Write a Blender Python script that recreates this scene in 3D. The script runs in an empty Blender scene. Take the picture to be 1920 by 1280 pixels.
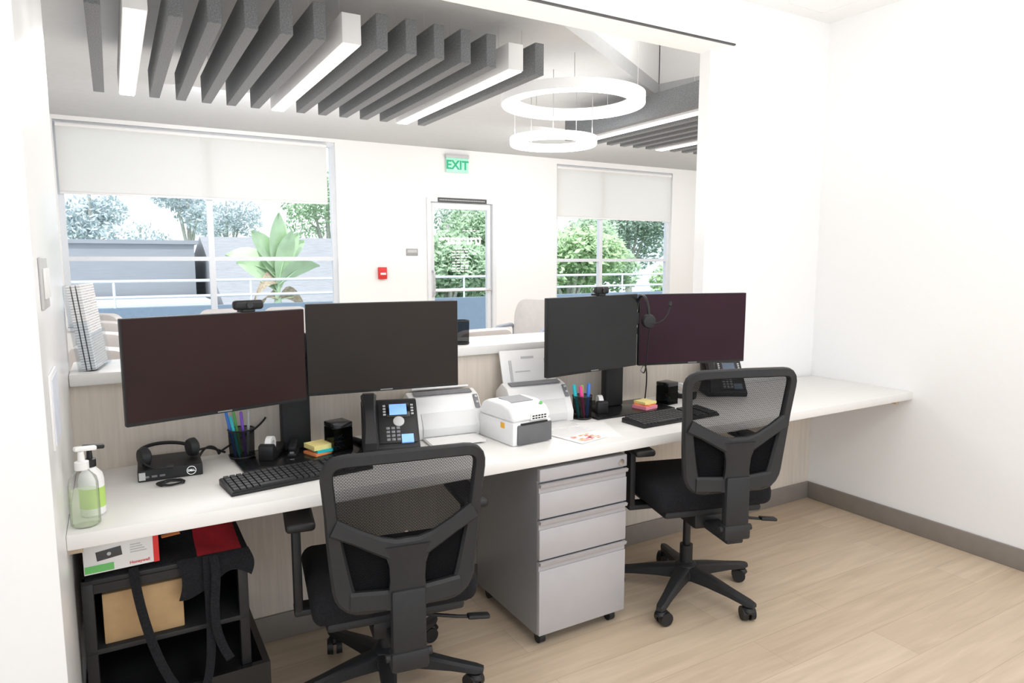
import bpy,bmesh,math,random
from mathutils import Vector,Matrix,Euler
R=math.radians
random.seed(7)
COL=bpy.context.scene.collection
SC=bpy.context.scene
I4=Matrix.Identity(4)
def T(x,y,z): return Matrix.Translation((x,y,z))
def RX(a): return Matrix.Rotation(R(a),4,'X')
def RY(a): return Matrix.Rotation(R(a),4,'Y')
def RZ(a): return Matrix.Rotation(R(a),4,'Z')
# ------------------------------------------------------------------ materials
def mat(name,col,rough=.5,metal=0.,var=.05,scale=20,bump=0.,stretch=(1,1,1),emit=0.,spec=.5,trans=0.,alpha=1.):
    m=bpy.data.materials.new(name); m.use_nodes=True; nt=m.node_tree; N=nt.nodes; L=nt.links
    b=N['Principled BSDF']
    tc=N.new('ShaderNodeTexCoord'); mp=N.new('ShaderNodeMapping'); nz=N.new('ShaderNodeTexNoise'); cr=N.new('ShaderNodeValToRGB')
    mp.inputs['Scale'].default_value=stretch; nz.inputs['Scale'].default_value=scale; nz.inputs['Detail'].default_value=3
    L.new(tc.outputs['Object'],mp.inputs['Vector']); L.new(mp.outputs[0],nz.inputs['Vector']); L.new(nz.outputs['Fac'],cr.inputs['Fac'])
    cr.color_ramp.elements[0].position=.3; cr.color_ramp.elements[1].position=.7
    cr.color_ramp.elements[0].color=[max(0,c*(1-var)) for c in col]+[1]
    cr.color_ramp.elements[1].color=[min(1,c*(1+var)) for c in col]+[1]
    L.new(cr.outputs[0],b.inputs['Base Color'])
    b.inputs['Roughness'].default_value=rough; b.inputs['Metallic'].default_value=metal
    b.inputs['Specular IOR Level'].default_value=spec
    b.inputs['Transmission Weight'].default_value=trans; b.inputs['Alpha'].default_value=alpha
    if emit:
        L.new(cr.outputs[0],b.inputs['Emission Color']); b.inputs['Emission Strength'].default_value=emit
    if bump:
        bp=N.new('ShaderNodeBump'); bp.inputs['Strength'].default_value=bump; bp.inputs['Distance'].default_value=.002
        L.new(nz.outputs['Fac'],bp.inputs['Height']); L.new(bp.outputs[0],b.inputs['Normal'])
    return m
def see_through(name,col,fac,gloss=False,grid=0):
    m=bpy.data.materials.new(name); m.use_nodes=True; nt=m.node_tree; N=nt.nodes; L=nt.links
    N.remove(N['Principled BSDF']); out=N['Material Output']
    tr=N.new('ShaderNodeBsdfTransparent'); mx=N.new('ShaderNodeMixShader')
    if gloss:
        d=N.new('ShaderNodeBsdfGlossy'); d.inputs['Roughness'].default_value=.05
        tr.inputs['Color'].default_value=(*col,1)
        lw=N.new('ShaderNodeLayerWeight'); lw.inputs['Blend'].default_value=.15
        mul=N.new('ShaderNodeMath'); mul.operation='MULTIPLY'; mul.inputs[1].default_value=fac
        L.new(lw.outputs['Fresnel'],mul.inputs[0]); L.new(mul.outputs[0],mx.inputs['Fac'])
    else:
        d=N.new('ShaderNodeBsdfDiffuse'); d.inputs['Color'].default_value=(*col,1)
        mx.inputs['Fac'].default_value=fac
        if grid:
            tc=N.new('ShaderNodeTexCoord'); vo=N.new('ShaderNodeTexBrick')
            vo.inputs['Scale'].default_value=grid; vo.inputs['Mortar Size'].default_value=.06
            vo.inputs['Brick Width'].default_value=.5; vo.inputs['Row Height'].default_value=.28
            mp=N.new('ShaderNodeMapping'); mp.inputs['Rotation'].default_value=(R(90),0,0)
            L.new(tc.outputs['Object'],mp.inputs[0]); L.new(mp.outputs[0],vo.inputs['Vector'])
            mr=N.new('ShaderNodeMapRange'); mr.inputs['To Min'].default_value=fac-.13; mr.inputs['To Max'].default_value=min(1,fac+.22)
            L.new(vo.outputs['Fac'],mr.inputs['Value']); L.new(mr.outputs[0],mx.inputs['Fac'])
    L.new(tr.outputs[0],mx.inputs[1]); L.new(d.outputs[0],mx.inputs[2]); L.new(mx.outputs[0],out.inputs['Surface'])
    return m
def cloth_shade():
    m=bpy.data.materials.new('translucent_shade_cloth'); m.use_nodes=True; nt=m.node_tree; N=nt.nodes; L=nt.links
    N.remove(N['Principled BSDF']); out=N['Material Output']
    tc=N.new('ShaderNodeTexCoord'); nz=N.new('ShaderNodeTexNoise'); nz.inputs['Scale'].default_value=240; cr=N.new('ShaderNodeValToRGB')
    cr.color_ramp.elements[0].color=(.90,.89,.87,1); cr.color_ramp.elements[1].color=(.95,.94,.92,1)
    L.new(tc.outputs['Object'],nz.inputs['Vector']); L.new(nz.outputs['Fac'],cr.inputs['Fac'])
    d=N.new('ShaderNodeBsdfDiffuse'); t=N.new('ShaderNodeBsdfTranslucent'); mx=N.new('ShaderNodeMixShader'); mx.inputs[0].default_value=.5
    L.new(cr.outputs[0],d.inputs['Color']); L.new(cr.outputs[0],t.inputs['Color'])
    L.new(d.outputs[0],mx.inputs[1]); L.new(t.outputs[0],mx.inputs[2]); L.new(mx.outputs[0],out.inputs['Surface'])
    return m
def floor_mat():
    m=bpy.data.materials.new('oak_planks'); m.use_nodes=True; nt=m.node_tree; N=nt.nodes; L=nt.links; b=N['Principled BSDF']
    tc=N.new('ShaderNodeTexCoord'); br=N.new('ShaderNodeTexBrick')
    br.offset=.37; br.inputs['Scale'].default_value=1; br.inputs['Brick Width'].default_value=1.22; br.inputs['Row Height'].default_value=.18
    br.inputs['Mortar Size'].default_value=.0010; br.inputs['Mortar Smooth'].default_value=.3
    br.inputs['Color1'].default_value=(.57,.455,.335,1); br.inputs['Color2'].default_value=(.64,.525,.40,1); br.inputs['Mortar'].default_value=(.42,.33,.235,1)
    L.new(tc.outputs['Object'],br.inputs['Vector'])
    mp=N.new('ShaderNodeMapping'); mp.inputs['Scale'].default_value=(1.2,14,1)
    nz=N.new('ShaderNodeTexNoise'); nz.inputs['Scale'].default_value=2.2; nz.inputs['Detail'].default_value=6; nz.inputs['Distortion'].default_value=.6
    L.new(tc.outputs['Object'],mp.inputs[0]); L.new(mp.outputs[0],nz.inputs['Vector'])
    cr=N.new('ShaderNodeValToRGB'); cr.color_ramp.elements[0].position=.3; cr.color_ramp.elements[0].color=(.86,.835,.805,1)
    cr.color_ramp.elements[1].position=.68; cr.color_ramp.elements[1].color=(1.04,1.03,1.02,1)
    L.new(nz.outputs['Fac'],cr.inputs['Fac'])
    mx=N.new('ShaderNodeMixRGB'); mx.blend_type='MULTIPLY'; mx.inputs[0].default_value=1
    L.new(br.outputs['Color'],mx.inputs[1]); L.new(cr.outputs[0],mx.inputs[2]); L.new(mx.outputs[0],b.inputs['Base Color'])
    b.inputs['Roughness'].default_value=.36
    return m
def newsprint():
    m=bpy.data.materials.new('printed_page'); m.use_nodes=True; nt=m.node_tree; N=nt.nodes; L=nt.links; b=N['Principled BSDF']
    tc=N.new('ShaderNodeTexCoord'); br=N.new('ShaderNodeTexBrick'); mp=N.new('ShaderNodeMapping'); mp.inputs['Rotation'].default_value=(R(90),0,0)
    br.inputs['Scale'].default_value=1; br.inputs['Brick Width'].default_value=.06; br.inputs['Row Height'].default_value=.0085; br.inputs['Mortar Size'].default_value=.0028
    br.inputs['Color1'].default_value=(.42,.42,.44,1); br.inputs['Color2'].default_value=(.66,.66,.68,1); br.inputs['Mortar'].default_value=(.88,.88,.88,1)
    L.new(tc.outputs['Object'],mp.inputs[0]); L.new(mp.outputs[0],br.inputs['Vector']); L.new(br.outputs['Color'],b.inputs['Base Color'])
    return m
M={}
M['wall']=mat('white_wall_paint',(.88,.875,.868),.55,var=.005,scale=60)
M['gloss_wall']=mat('satin_white_wall',(.82,.82,.82),.28,var=.005,scale=40)
M['ceil']=mat('ceiling_white',(.90,.895,.89),.8,var=.005)
M['grayceil']=mat('grey_ceiling',(.54,.55,.555),.85,var=.02)
M['floor']=floor_mat()
M['lam']=mat('pale_wood_laminate',(.69,.615,.53),.5,var=.06,scale=9,stretch=(9,9,.5))
M['base']=mat('taupe_baseboard',(.25,.22,.195),.5)
M['desk']=mat('white_laminate',(.80,.785,.76),.38,var=.01)
M['ply']=mat('edge_wood',(.62,.5,.36),.5,var=.1,stretch=(1,1,9))
M['solid']=mat('solid_surface_white',(.83,.82,.80),.3,var=.015,scale=90)
M['blk']=mat('black_plastic',(.012,.012,.013),.45,var=.15,scale=60,spec=.4)
M['blk2']=mat('charcoal_plastic',(.017,.0175,.019),.55,var=.1,scale=60,spec=.4)
M['blkgloss']=mat('gloss_black',(.009,.009,.01),.18,var=.1)
M['dkey']=mat('key_black',(.022,.022,.024),.5,var=.1)
M['fab']=mat('black_fabric',(.013,.013,.015),.95,var=.4,scale=220,bump=.5,spec=.2)
M['mesh']=see_through('black_mesh_fabric',(.010,.010,.011),.68,grid=62)
M['chrome']=mat('chrome',(.75,.75,.75),.2,1.)
M['steelp']=mat('silver_grey_steel',(.45,.435,.445),.42,.15,var=.015)
M['steeld']=mat('grey_steel_side',(.27,.27,.278),.42,.35,var=.02)
M['white']=mat('white_plastic',(.84,.835,.83),.4,var=.01)
M['offwhite']=mat('off_white_plastic',(.74,.74,.73),.4,var=.01)
M['lgray']=mat('light_grey_plastic',(.54,.54,.54),.45,var=.02)
M['mgray']=mat('mid_grey_plastic',(.20,.20,.21),.45,var=.03)
M['dgray']=mat('dark_grey_plastic',(.06,.06,.065),.5,var=.05)
M['pgray']=mat('printer_grey_plastic',(.12,.12,.125),.5,var=.05)
M['paper']=mat('paper',(.86,.86,.85),.8,var=.01)
M['yellow']=mat('yellow_paper',(.88,.75,.30),.8); M['orange']=mat('orange_paper',(.90,.30,.10),.7); M['pink']=mat('pink_paper',(.90,.30,.40),.7)
M['blue']=mat('blue_plastic',(.05,.22,.75),.4); M['purple']=mat('purple_plastic',(.22,.08,.55),.4); M['green']=mat('green_plastic',(.15,.55,.15),.4)
M['teal']=mat('teal_plastic',(.02,.55,.62),.4); M['magenta']=mat('magenta_plastic',(.85,.06,.30),.4)
M['red']=mat('red_plastic',(.70,.02,.02),.4); M['redcloth']=mat('red_cloth',(.36,.01,.02),.9,var=.15,scale=60)
M['card']=mat('cardboard',(.46,.30,.15),.85,var=.06,scale=30)
M['lime']=mat('lime_label',(.46,.68,.16),.5)
M['clear']=see_through('clear_acrylic',(.95,.965,.975),.35,gloss=True)
M['bottle']=see_through('clear_bottle_plastic',(.975,.985,.975),.7,gloss=True)
M['smoke']=see_through('smoked_acrylic',(.35,.36,.36),.6,gloss=True)
M['glass']=see_through('window_glass',(.97,.985,.99),.4,gloss=True)
M['gelc']=see_through('gel_tint',(.78,.90,.60),.22)
M['alu']=mat('white_window_frame',(.74,.77,.81),.4,var=.01)
M['doorw']=mat('white_door_frame',(.76,.78,.80),.4,var=.01)
M['shade']=cloth_shade()
M['felt']=mat('charcoal_felt',(.18,.188,.196),.95,var=.3,scale=160,bump=.5)
M['lamp']=mat('lit_diffuser',(1,.985,.96),.5,var=0,emit=2.0)
M['ringlamp']=mat('lit_ring_diffuser',(1,.99,.97),.5,var=0,emit=2.2)
M['lampw']=mat('white_lamp_housing',(.82,.82,.82),.45,var=.01)
M['ringw']=mat('glowing_ring_housing',(.88,.88,.88),.45,var=.01,emit=.25)  # housing itself is no lamp; faint glow added to brighten it
M['uphol']=mat('pale_beige_vinyl',(.58,.55,.54),.55,var=.03)
M['armg']=mat('grey_blue_arm',(.33,.36,.43),.4)
M['news']=newsprint()
M['deck']=mat('terrace_concrete',(.48,.50,.52),.8)
M['parapet']=mat('blue_grey_parapet',(.19,.26,.34),.6)
M['bldg']=mat('grey_building',(.33,.35,.385),.8,stretch=(.3,.3,6),scale=6,var=.05)
M['roofw']=mat('pale_roof',(.37,.38,.405),.8,scale=4,stretch=(1,6,1),var=.12)
M['roofl']=mat('white_flat_roof',(.62,.65,.69),.8,scale=3,var=.05)
M['rail']=mat('white_rail',(.74,.77,.81),.4)
M['leafd']=mat('leaf_dark',(.38,.50,.40),.7,var=.25,scale=2)
M['leafm']=mat('leaf_mid',(.46,.62,.42),.6,var=.2,scale=2)
M['leafh']=mat('leaf_painted_haze',(.52,.60,.63),.8,var=.16,scale=2)  # haze painted into the leaf colour; the other leaves are paled too
M['leafy']=mat('leaf_bright',(.53,.71,.42),.5,var=.18,scale=3)
M['leafb']=mat('leaf_pale_green',(.52,.69,.44),.5,var=.15,scale=3)
M['dry']=mat('leaf_dry',(.46,.38,.28),.8,var=.3)
M['bark']=mat('bark',(.42,.42,.38),.9,var=.3)
M['exitg']=mat('exit_green',(.0,.36,.17),.4,emit=.25)
M['letw']=mat('glowing_vinyl_letters',(.95,.97,.97),.5,emit=.3)  # unlit letters given a faint glow to read whiter
M['scr1']=mat('brown_reflection_screen',(.024,.008,.007),.42,var=.3,scale=2,spec=.22)  # brown, umber and plum screen tints hold reflected colour in the base
M['scr2']=mat('umber_reflection_screen',(.020,.014,.010),.42,var=.3,scale=2,spec=.25)
M['scr3']=mat('dark_grey_screen',(.016,.017,.018),.42,var=.2,scale=2,spec=.3)
M['scr4']=mat('plum_reflection_screen',(.022,.003,.010),.42,var=.3,scale=2,spec=.25)
M['lcd']=mat('blue_lcd',(.22,.42,.85),.3,var=.1,emit=.6)
M['lcdoff']=mat('dim_lcd',(.09,.12,.17),.3,var=.1)
# ------------------------------------------------------------------ mesh builder
class MB:
    def __init__(s): s.bm=bmesh.new(); s.M=I4.copy()
    def merge(s,t,Mx,mi=0):
        A=s.M@Mx; vm={v:s.bm.verts.new(A@v.co) for v in t.verts}
        for f in t.faces:
            nf=s.bm.faces.new([vm[v] for v in f.verts]); nf.material_index=mi
        t.free(); return s
    def box(s,c,size,rot=(0,0,0),bev=0,seg=2,mi=0):
        t=bmesh.new(); bmesh.ops.create_cube(t,size=1)
        for v in t.verts: v.co=Vector((v.co.x*size[0],v.co.y*size[1],v.co.z*size[2]))
        if bev: bmesh.ops.bevel(t,geom=list(t.edges),offset=bev,segments=seg,affect='EDGES',profile=.5)
        return s.merge(t,Matrix.Translation(c)@Euler([R(a) for a in rot]).to_matrix().to_4x4(),mi)
    def b(s,x0,x1,y0,y1,z0,z1,bev=0,mi=0,seg=2):
        return s.box(((x0+x1)/2,(y0+y1)/2,(z0+z1)/2),(abs(x1-x0),abs(y1-y0),abs(z1-z0)),bev=bev,mi=mi,seg=seg)
    def loft(s,rings,cap=True,closed=False,mi=0,ringclosed=True):
        vs=[[s.bm.verts.new(s.M@Vector(p)) for p in r] for r in rings]; n=len(vs[0]); k=len(vs)
        for i in range(k if closed else k-1):
            a,b_=vs[i],vs[(i+1)%k]
            for j in range(n if ringclosed else n-1):
                f=s.bm.faces.new((a[j],a[(j+1)%n],b_[(j+1)%n],b_[j])); f.material_index=mi
        if cap and not closed:
            for r in (vs[0][::-1],vs[-1]):
                f=s.bm.faces.new(r); f.material_index=mi
        return s
    def tube(s,pts,r,seg=8,closed=False,mi=0,cap=True):
        pts=[Vector(p) for p in pts]; n=len(pts); rings=[]; N=None
        for i,p in enumerate(pts):
            a=pts[i-1] if (i>0 or closed) else p; b_=pts[(i+1)%n] if (i<n-1 or closed) else p
            t=(b_-a).normalized()
            if N is None:
                N=t.orthogonal().normalized()
            else:
                N=(N-t*N.dot(t)).normalized()
            B=t.cross(N); rr=r[i] if isinstance(r,(list,tuple)) else r
            rings.append([p+N*rr*math.cos(2*math.pi*j/seg)+B*rr*math.sin(2*math.pi*j/seg) for j in range(seg)])
        return s.loft(rings,cap=cap,closed=closed,mi=mi)
    def cyl(s,p0,p1,r0,r1=None,seg=20,mi=0): return s.tube([p0,p1],[r0,r0 if r1 is None else r1],seg,mi=mi)
    def lathe(s,prof,c=(0,0,0),seg=28,mi=0,cap=True):
        return s.loft([[(c[0]+r*math.cos(2*math.pi*j/seg),c[1]+r*math.sin(2*math.pi*j/seg),c[2]+z) for j in range(seg)] for r,z in prof],cap=cap,mi=mi)
    def sweep(s,pts,nor,w,th,closed=False,mi=0):
        pts=[Vector(p) for p in pts]; n=len(pts); rings=[]
        for i,p in enumerate(pts):
            a=pts[i-1] if (i>0 or closed) else p; b_=pts[(i+1)%n] if (i<n-1 or closed) else p
            t=(b_-a).normalized(); nn=Vector(nor); nn=(nn-t*nn.dot(t)).normalized(); sd=t.cross(nn)
            ww=w[i] if isinstance(w,(list,tuple)) else w
            r=[]
            for x,y in ((1,.45),(.72,1),(-.72,1),(-1,.45),(-1,-.45),(-.72,-1),(.72,-1),(1,-.45)):
                r.append(p+sd*x*ww/2+nn*y*th/2)
            rings.append(r)
        return s.loft(rings,closed=closed,mi=mi)
    def prismx(s,prof,x0,x1,bev=0,seg=2,mi=0,Mx=I4):
        t=bmesh.new(); a=[t.verts.new((x0,y,z)) for y,z in prof]; b_=[t.verts.new((x1,y,z)) for y,z in prof]; n=len(prof)
        t.faces.new(a[::-1]); t.faces.new(b_)
        for i in range(n): t.faces.new((a[i],a[(i+1)%n],b_[(i+1)%n],b_[i]))
        bmesh.ops.recalc_face_normals(t,faces=list(t.faces))
        if bev: bmesh.ops.bevel(t,geom=list(t.edges),offset=bev,segments=seg,affect='EDGES',profile=.5)
        return s.merge(t,Mx,mi)
    def prismz(s,out,z0,z1,mi=0):
        s.loft([[(x,y,z0) for x,y in out],[(x,y,z1) for x,y in out]],mi=mi); return s
    def quad(s,pts,mi=0):
        f=s.bm.faces.new([s.bm.verts.new(s.M@Vector(p)) for p in pts]); f.material_index=mi; return s
    def build(s,name,mats,parent=None,smooth=True,label=None,fix=True):
        if fix: bmesh.ops.recalc_face_normals(s.bm,faces=list(s.bm.faces))
        me=bpy.data.meshes.new(name); s.bm.to_mesh(me); s.bm.free()
        for m in (mats if isinstance(mats,(list,tuple)) else [mats]): me.materials.append(m)
        if smooth:
            me.shade_smooth(); me.set_sharp_from_angle(angle=R(38))
        o=bpy.data.objects.new(name,me); COL.objects.link(o)
        if parent: o.parent=parent
        if label: o['label']=label
        return o
def thing(name,label,cat,loc=(0,0,0),rz=0,group=None):
    o=bpy.data.objects.new(name,None); COL.objects.link(o); o.empty_display_size=.05
    o.location=loc; o.rotation_euler=(0,0,R(rz)); o['label']=label; o['category']=cat
    if group: o['group']=group
    return o
def tag(o,label,cat,group=None):
    o['label']=label; o['category']=cat
    if group: o['group']=group
    return o
def struct(o): o['kind']='structure'; return o
def dup(root,loc,rz,label=None):
    def rec(o,par):
        c=o.copy(); COL.objects.link(c)
        if par: c.parent=par
        for ch in list(o.children): rec(ch,c)
        return c
    r=rec(root,None); r.location=loc; r.rotation_euler=(0,0,R(rz))
    if label: r['label']=label
    return r
def text(body,size,m,parent,loc,rot,name='lettering',ext=.0003,mirror=False,bold=0):
    cu=bpy.data.curves.new('t','FONT'); cu.body=body; cu.size=size; cu.align_x='CENTER'; cu.align_y='CENTER'; cu.extrude=ext; cu.offset=bold
    o=bpy.data.objects.new('tmp_text',cu); COL.objects.link(o); bpy.context.view_layer.update()
    me=bpy.data.meshes.new_from_object(o.evaluated_get(bpy.context.evaluated_depsgraph_get()))
    bpy.data.objects.remove(o)
    if mirror:
        for v in me.vertices: v.co.x=-v.co.x
        me.flip_normals()
    me.materials.clear(); me.materials.append(m)
    n=bpy.data.objects.new(name,me); COL.objects.link(n); n.parent=parent; n.location=loc; n.rotation_euler=[R(a) for a in rot]
    return n
def rpoly(pts,r,seg=5):
    out=[]; n=len(pts)
    for i in range(n):
        p=Vector(pts[i]); a=Vector(pts[i-1]); b_=Vector(pts[(i+1)%n]); rr=r[i] if isinstance(r,(list,tuple)) else r
        u=(a-p).normalized(); v=(b_-p).normalized(); rr=min(rr,(a-p).length*.49,(b_-p).length*.49)
        p0=p+u*rr; p1=p+v*rr
        for k in range(seg+1):
            t=k/seg; out.append((1-t)**2*p0+2*t*(1-t)*p+t*t*p1)
    return out
def bez(p0,p1,p2,p3,n=14):
    p0,p1,p2,p3=[Vector(p) for p in (p0,p1,p2,p3)]; o=[]
    for i in range(n+1):
        t=i/n; o.append((1-t)**3*p0+3*t*(1-t)**2*p1+3*t*t*(1-t)*p2+t**3*p3)
    return o
# ------------------------------------------------------------------ camera
cam=bpy.data.cameras.new('camera'); co=bpy.data.objects.new('camera',cam); COL.objects.link(co)
cam.lens=24; cam.sensor_width=36; cam.clip_end=300
co.location=(0,0,1.42); co.rotation_euler=(R(90)-math.atan(155/1280),0,R(-30.2)); SC.camera=co
SC.view_settings.view_transform='Standard'; SC.view_settings.look='None'; SC.view_settings.exposure=0.0
# ------------------------------------------------------------------ room shell
XL,XR,YB=-.14,3.527,2.55; ZH=2.444; ZC=2.715; YF=7.9; ZF=2.77
struct(MB().b(-3,9,-1.6,8.05,-.12,0).build('floor',M['floor'],smooth=False))
struct(MB().b(-3,XR+.12,-1.6,2.62,ZC,2.88).build('ceiling',M['ceil'],smooth=False))
struct(MB().b(XL-.13,XL,1.72,2.62,0,ZC,bev=.004).build('wall_left',M['gloss_wall']))
struct(MB().b(-3,XL-.13,1.72,1.85,0,ZC).build('wall_front_left',M['wall'],smooth=False))
struct(MB().b(XR,XR+.12,-1.6,2.62,0,ZC).build('wall_right',M['wall'],smooth=False))
m=MB(); m.b(2.62,XR,YB,2.62,0,ZC); m.b(XL,2.62,YB,2.62,0,1.02); m.b(-1,XR+.12,YB+.01,2.62,2.88,3.4); m.b(XR+.12,9,YB,2.62,0,3.4); m.b(-1,XL-.13,YB,2.62,0,2.88)
struct(m.build('wall_back',M['wall'],smooth=False))
m=MB(); m.b(XL,2.67,2.450,YB,ZH,ZC); m.b(XL,2.62,YB,2.62,ZH,ZC); m.b(XL,2.665,2.436,2.450,ZH+.008,ZC); m.b(XL,2.672,2.438,2.4505,ZH+.0005,ZH+.0078,mi=1)  # dark strip stands in for the shadow gap under the front board
struct(m.build('wall_header',[M['ceil'],M['dgray']],smooth=False))
m=MB(); m.b(XL,XR,2.535,YB,.0,.70); m.b(XL,2.62,2.535,YB,.70,1.02)
struct(m.build('wall_panelling',M['lam'],smooth=False))
struct(MB().b(XL,XR,2.523,2.535,0,.1,bev=.003).build('baseboard_back',M['base']))
struct(MB().b(XR-.012,XR,-1.6,2.523,0,.1,bev=.003).build('baseboard_right',M['base']))
# far room
W1=(-.41,2.27,.75,2.73); D1=(3.38,4.35,0,2.17); W2=(5.305,7.415,.75,2.70)
m=MB()
for x0,x1 in ((-1,W1[0]),(W1[1],D1[0]),(D1[1],W2[0]),(W2[1],9)): m.b(x0,x1,YF,YF+.15,0,3.4)
for w in (W1,W2):
    m.b(w[0],w[1],YF,YF+.15,0,w[2]); m.b(w[0],w[1],YF,YF+.15,w[3],3.4)
m.b(D1[0],D1[1],YF,YF+.15,D1[3],3.4)
struct(m.build('wall_far',M['wall'],smooth=False))
struct(MB().b(-1.12,-1,2.62,8.05,0,3.4).build('wall_far_left',M['wall'],smooth=False))
struct(MB().b(8.88,9,2.62,YF,0,3.4).build('wall_far_right',M['wall'],smooth=False))
m=MB(); m.prismz([(-1,2.62),(1.02,2.62),(2.52,3.556),(4.04,4.5),(4.60,2.62),(8.88,2.62),(8.88,YF),(-1,YF)],ZF,ZF+.1)
struct(m.build('ceiling',M['grayceil'],smooth=False))
m=MB(); m.b(-1,8.88,2.62,YF,3.4,3.5)
for a,b_ in (((1.02,2.625),(4.04,4.505)),((4.045,4.5),(4.605,2.625))):
    m.quad([(a[0],a[1],ZF+.1),(b_[0],b_[1],ZF+.1),(b_[0],b_[1],3.4),(a[0],a[1],3.4)])
struct(m.build('ceiling',M['ceil'],smooth=False))
# windows
def window(name,w,mull,hz):
    r=bpy.data.objects.new(name,None); COL.objects.link(r); struct(r)
    m=MB(); y0,y1=YF+.05,YF+.11; f=.05
    m.b(w[0],w[0]+f,y0,y1,w[2],w[3]); m.b(w[1]-f,w[1],y0,y1,w[2],w[3]); m.b(w[0]+f,w[1]-f,y0,y1,w[2],w[2]+f); m.b(w[0]+f,w[1]-f,y0,y1,w[3]-f,w[3])
    m.b(mull-.03,mull+.03,y0,y1,w[2]+f,w[3]-f)
    m.b(w[0]+f,mull-.03,y0,y1,hz-.022,hz+.022); m.b(mull+.03,w[1]-f,y0,y1,hz-.022,hz+.022)
    m.build('window_frame',M['alu'],r,smooth=False)
    MB().b(w[0]-.0,w[1]+.0,YF-.03,YF+.05,w[2]-.03,w[2]).build('window_sill',M['alu'],r,smooth=False)
    for x0,x1 in ((w[0]+f,mull-.03),(mull+.03,w[1]-f)):
        MB().b(x0,x1,YF+.078,YF+.082,w[2]+f,w[3]-f).build('pane',M['glass'],r,smooth=False)
window('window_1',W1,.927,1.42); window('window_2',W2,6.11,1.40)
for nm,x0,x1,z0,zt,lb in (('roller_shade',W1[0]+.02,.8595,2.06,2.69,'white roller shade over the left half of the big left window'),
                    ('roller_shade',.8605,2.17,2.057,2.69,'white roller shade over the right half of the big left window'),
                    ('roller_shade',W2[0]+.01,W2[1]-.02,2.0,2.66,'white roller shade drawn over the window right of the glass door')):
    t=thing(nm,lb,'window shade',(0,YF+.012,0))
    MB().b(x0,x1,-.002,.002,z0,zt-.01).build('shade_cloth',M['shade'],t,smooth=False)
    MB().cyl((x0,.012,zt),(x1,.012,zt),.024,seg=16).build('roller_tube',M['white'],t)
    MB().b(x0,x1,-.005,.005,z0-.022,z0,bev=.002).build('hem_bar',M['white'],t)
# door
d=bpy.data.objects.new('door_1',None); COL.objects.link(d); d.location=(0,YF,0); struct(d)
m=MB(); x0,x1,z1=D1[0],D1[1],D1[3]
m.b(x0,x0+.05,-.02,.13,0,z1); m.b(x1-.05,x1,-.02,.13,0,z1); m.b(x0+.05,x1-.05,-.02,.13,z1-.05,z1); m.build('door_frame',M['doorw'],d,smooth=False)
m=MB(); a,b_=x0+.055,x1-.055; m.b(a,a+.055,.03,.08,.01,z1-.055); m.b(b_-.055,b_,.03,.08,.01,z1-.055); m.b(a+.055,b_-.055,.03,.08,.01,.25); m.b(a+.055,b_-.055,.03,.08,z1-.13,z1-.055)
m.build('door_leaf',M['doorw'],d,smooth=False)
MB().b(a+.055,b_-.055,.053,.057,.25,z1-.13).build('pane',M['glass'],d,smooth=False)
m=MB(); m.tube([(a+.03,.03,.95),(a+.03,-.03,.97),(a+.03,-.03,1.25),(a+.03,.03,1.27)],.012); m.tube([(a+.03,-.02,1.02),(a+.2,-.03,1.02),(b_-.04,-.03,1.02),(b_-.04,.03,1.02)],.014); m.build('door_handle',M['chrome'],d)
cx=(x0+x1)/2
text('truecare',.175,M['letw'],d,(cx,.050,1.66),(90,0,0),'lettering',mirror=True,bold=.005)
m=MB()
for i in range(9):
    z=1.545-.035*i; w=.16 if i in (0,4) else .24
    for k in range(4): m.b(cx-w/2+k*w/4,cx-w/2+k*w/4+w/4*.78,.048,.050,z-.006,z+.006)
for k in range(5): m.b(cx+.03+k*.05,cx+.07+k*.05,.048,.050,1.775,1.783)
m.build('opening_hours',M['letw'],d,smooth=False)
t=thing('door_notice_strip','dark narrow notice strip along the head of the glass door','sign',(cx,YF-.021,2.145))
MB().b(-.34,.34,-.006,0,-.028,.028).build('strip',M['dgray'],t,smooth=False)
m=MB()
for k in range(28): m.b(-.32+k*.0228,-.303+k*.0228,-.007,-.006,-.005,.006)
m.build('lettering',M['lgray'],t,smooth=False)
# exit sign, alarm, plate
t=thing('exit_sign','green and white illuminated exit sign high on far wall above door','sign',(3.79,YF,2.59))
MB().b(-.15,.15,-.035,-.028,-.105,.075,bev=.002).build('plate',mat('exit_plate',(.40,.80,.62),.3,emit=.12),t)
MB().b(-.16,.16,-.05,0,.075,.115,bev=.004).build('bracket',M['lgray'],t)
text('EXIT',.15,M['exitg'],t,(0,-.037,-.018),(90,0,0),bold=.004)
t=thing('fire_alarm_pull','small red fire alarm pull station on far white wall','fire alarm',(2.79,YF,1.25))
MB().b(-.05,.05,-.05,.001,-.07,.07,bev=.006).build('body',M['red'],t)
MB().b(-.034,.034,-.058,-.05,-.02,.005,bev=.002).build('pull_handle',M['white'],t)
t=thing('wall_plate','small grey rectangular room plate on wall left of door','sign',(3.18,YF,1.50))
MB().b(-.075,.075,-.012,0,-.042,.042,bev=.003).build('plate',mat('plate_grey',(.34,.34,.35),.45),t); MB().b(-.06,.06,-.014,-.012,-.005,.03).build('insert',M['lgray'],t,smooth=False)
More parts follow.
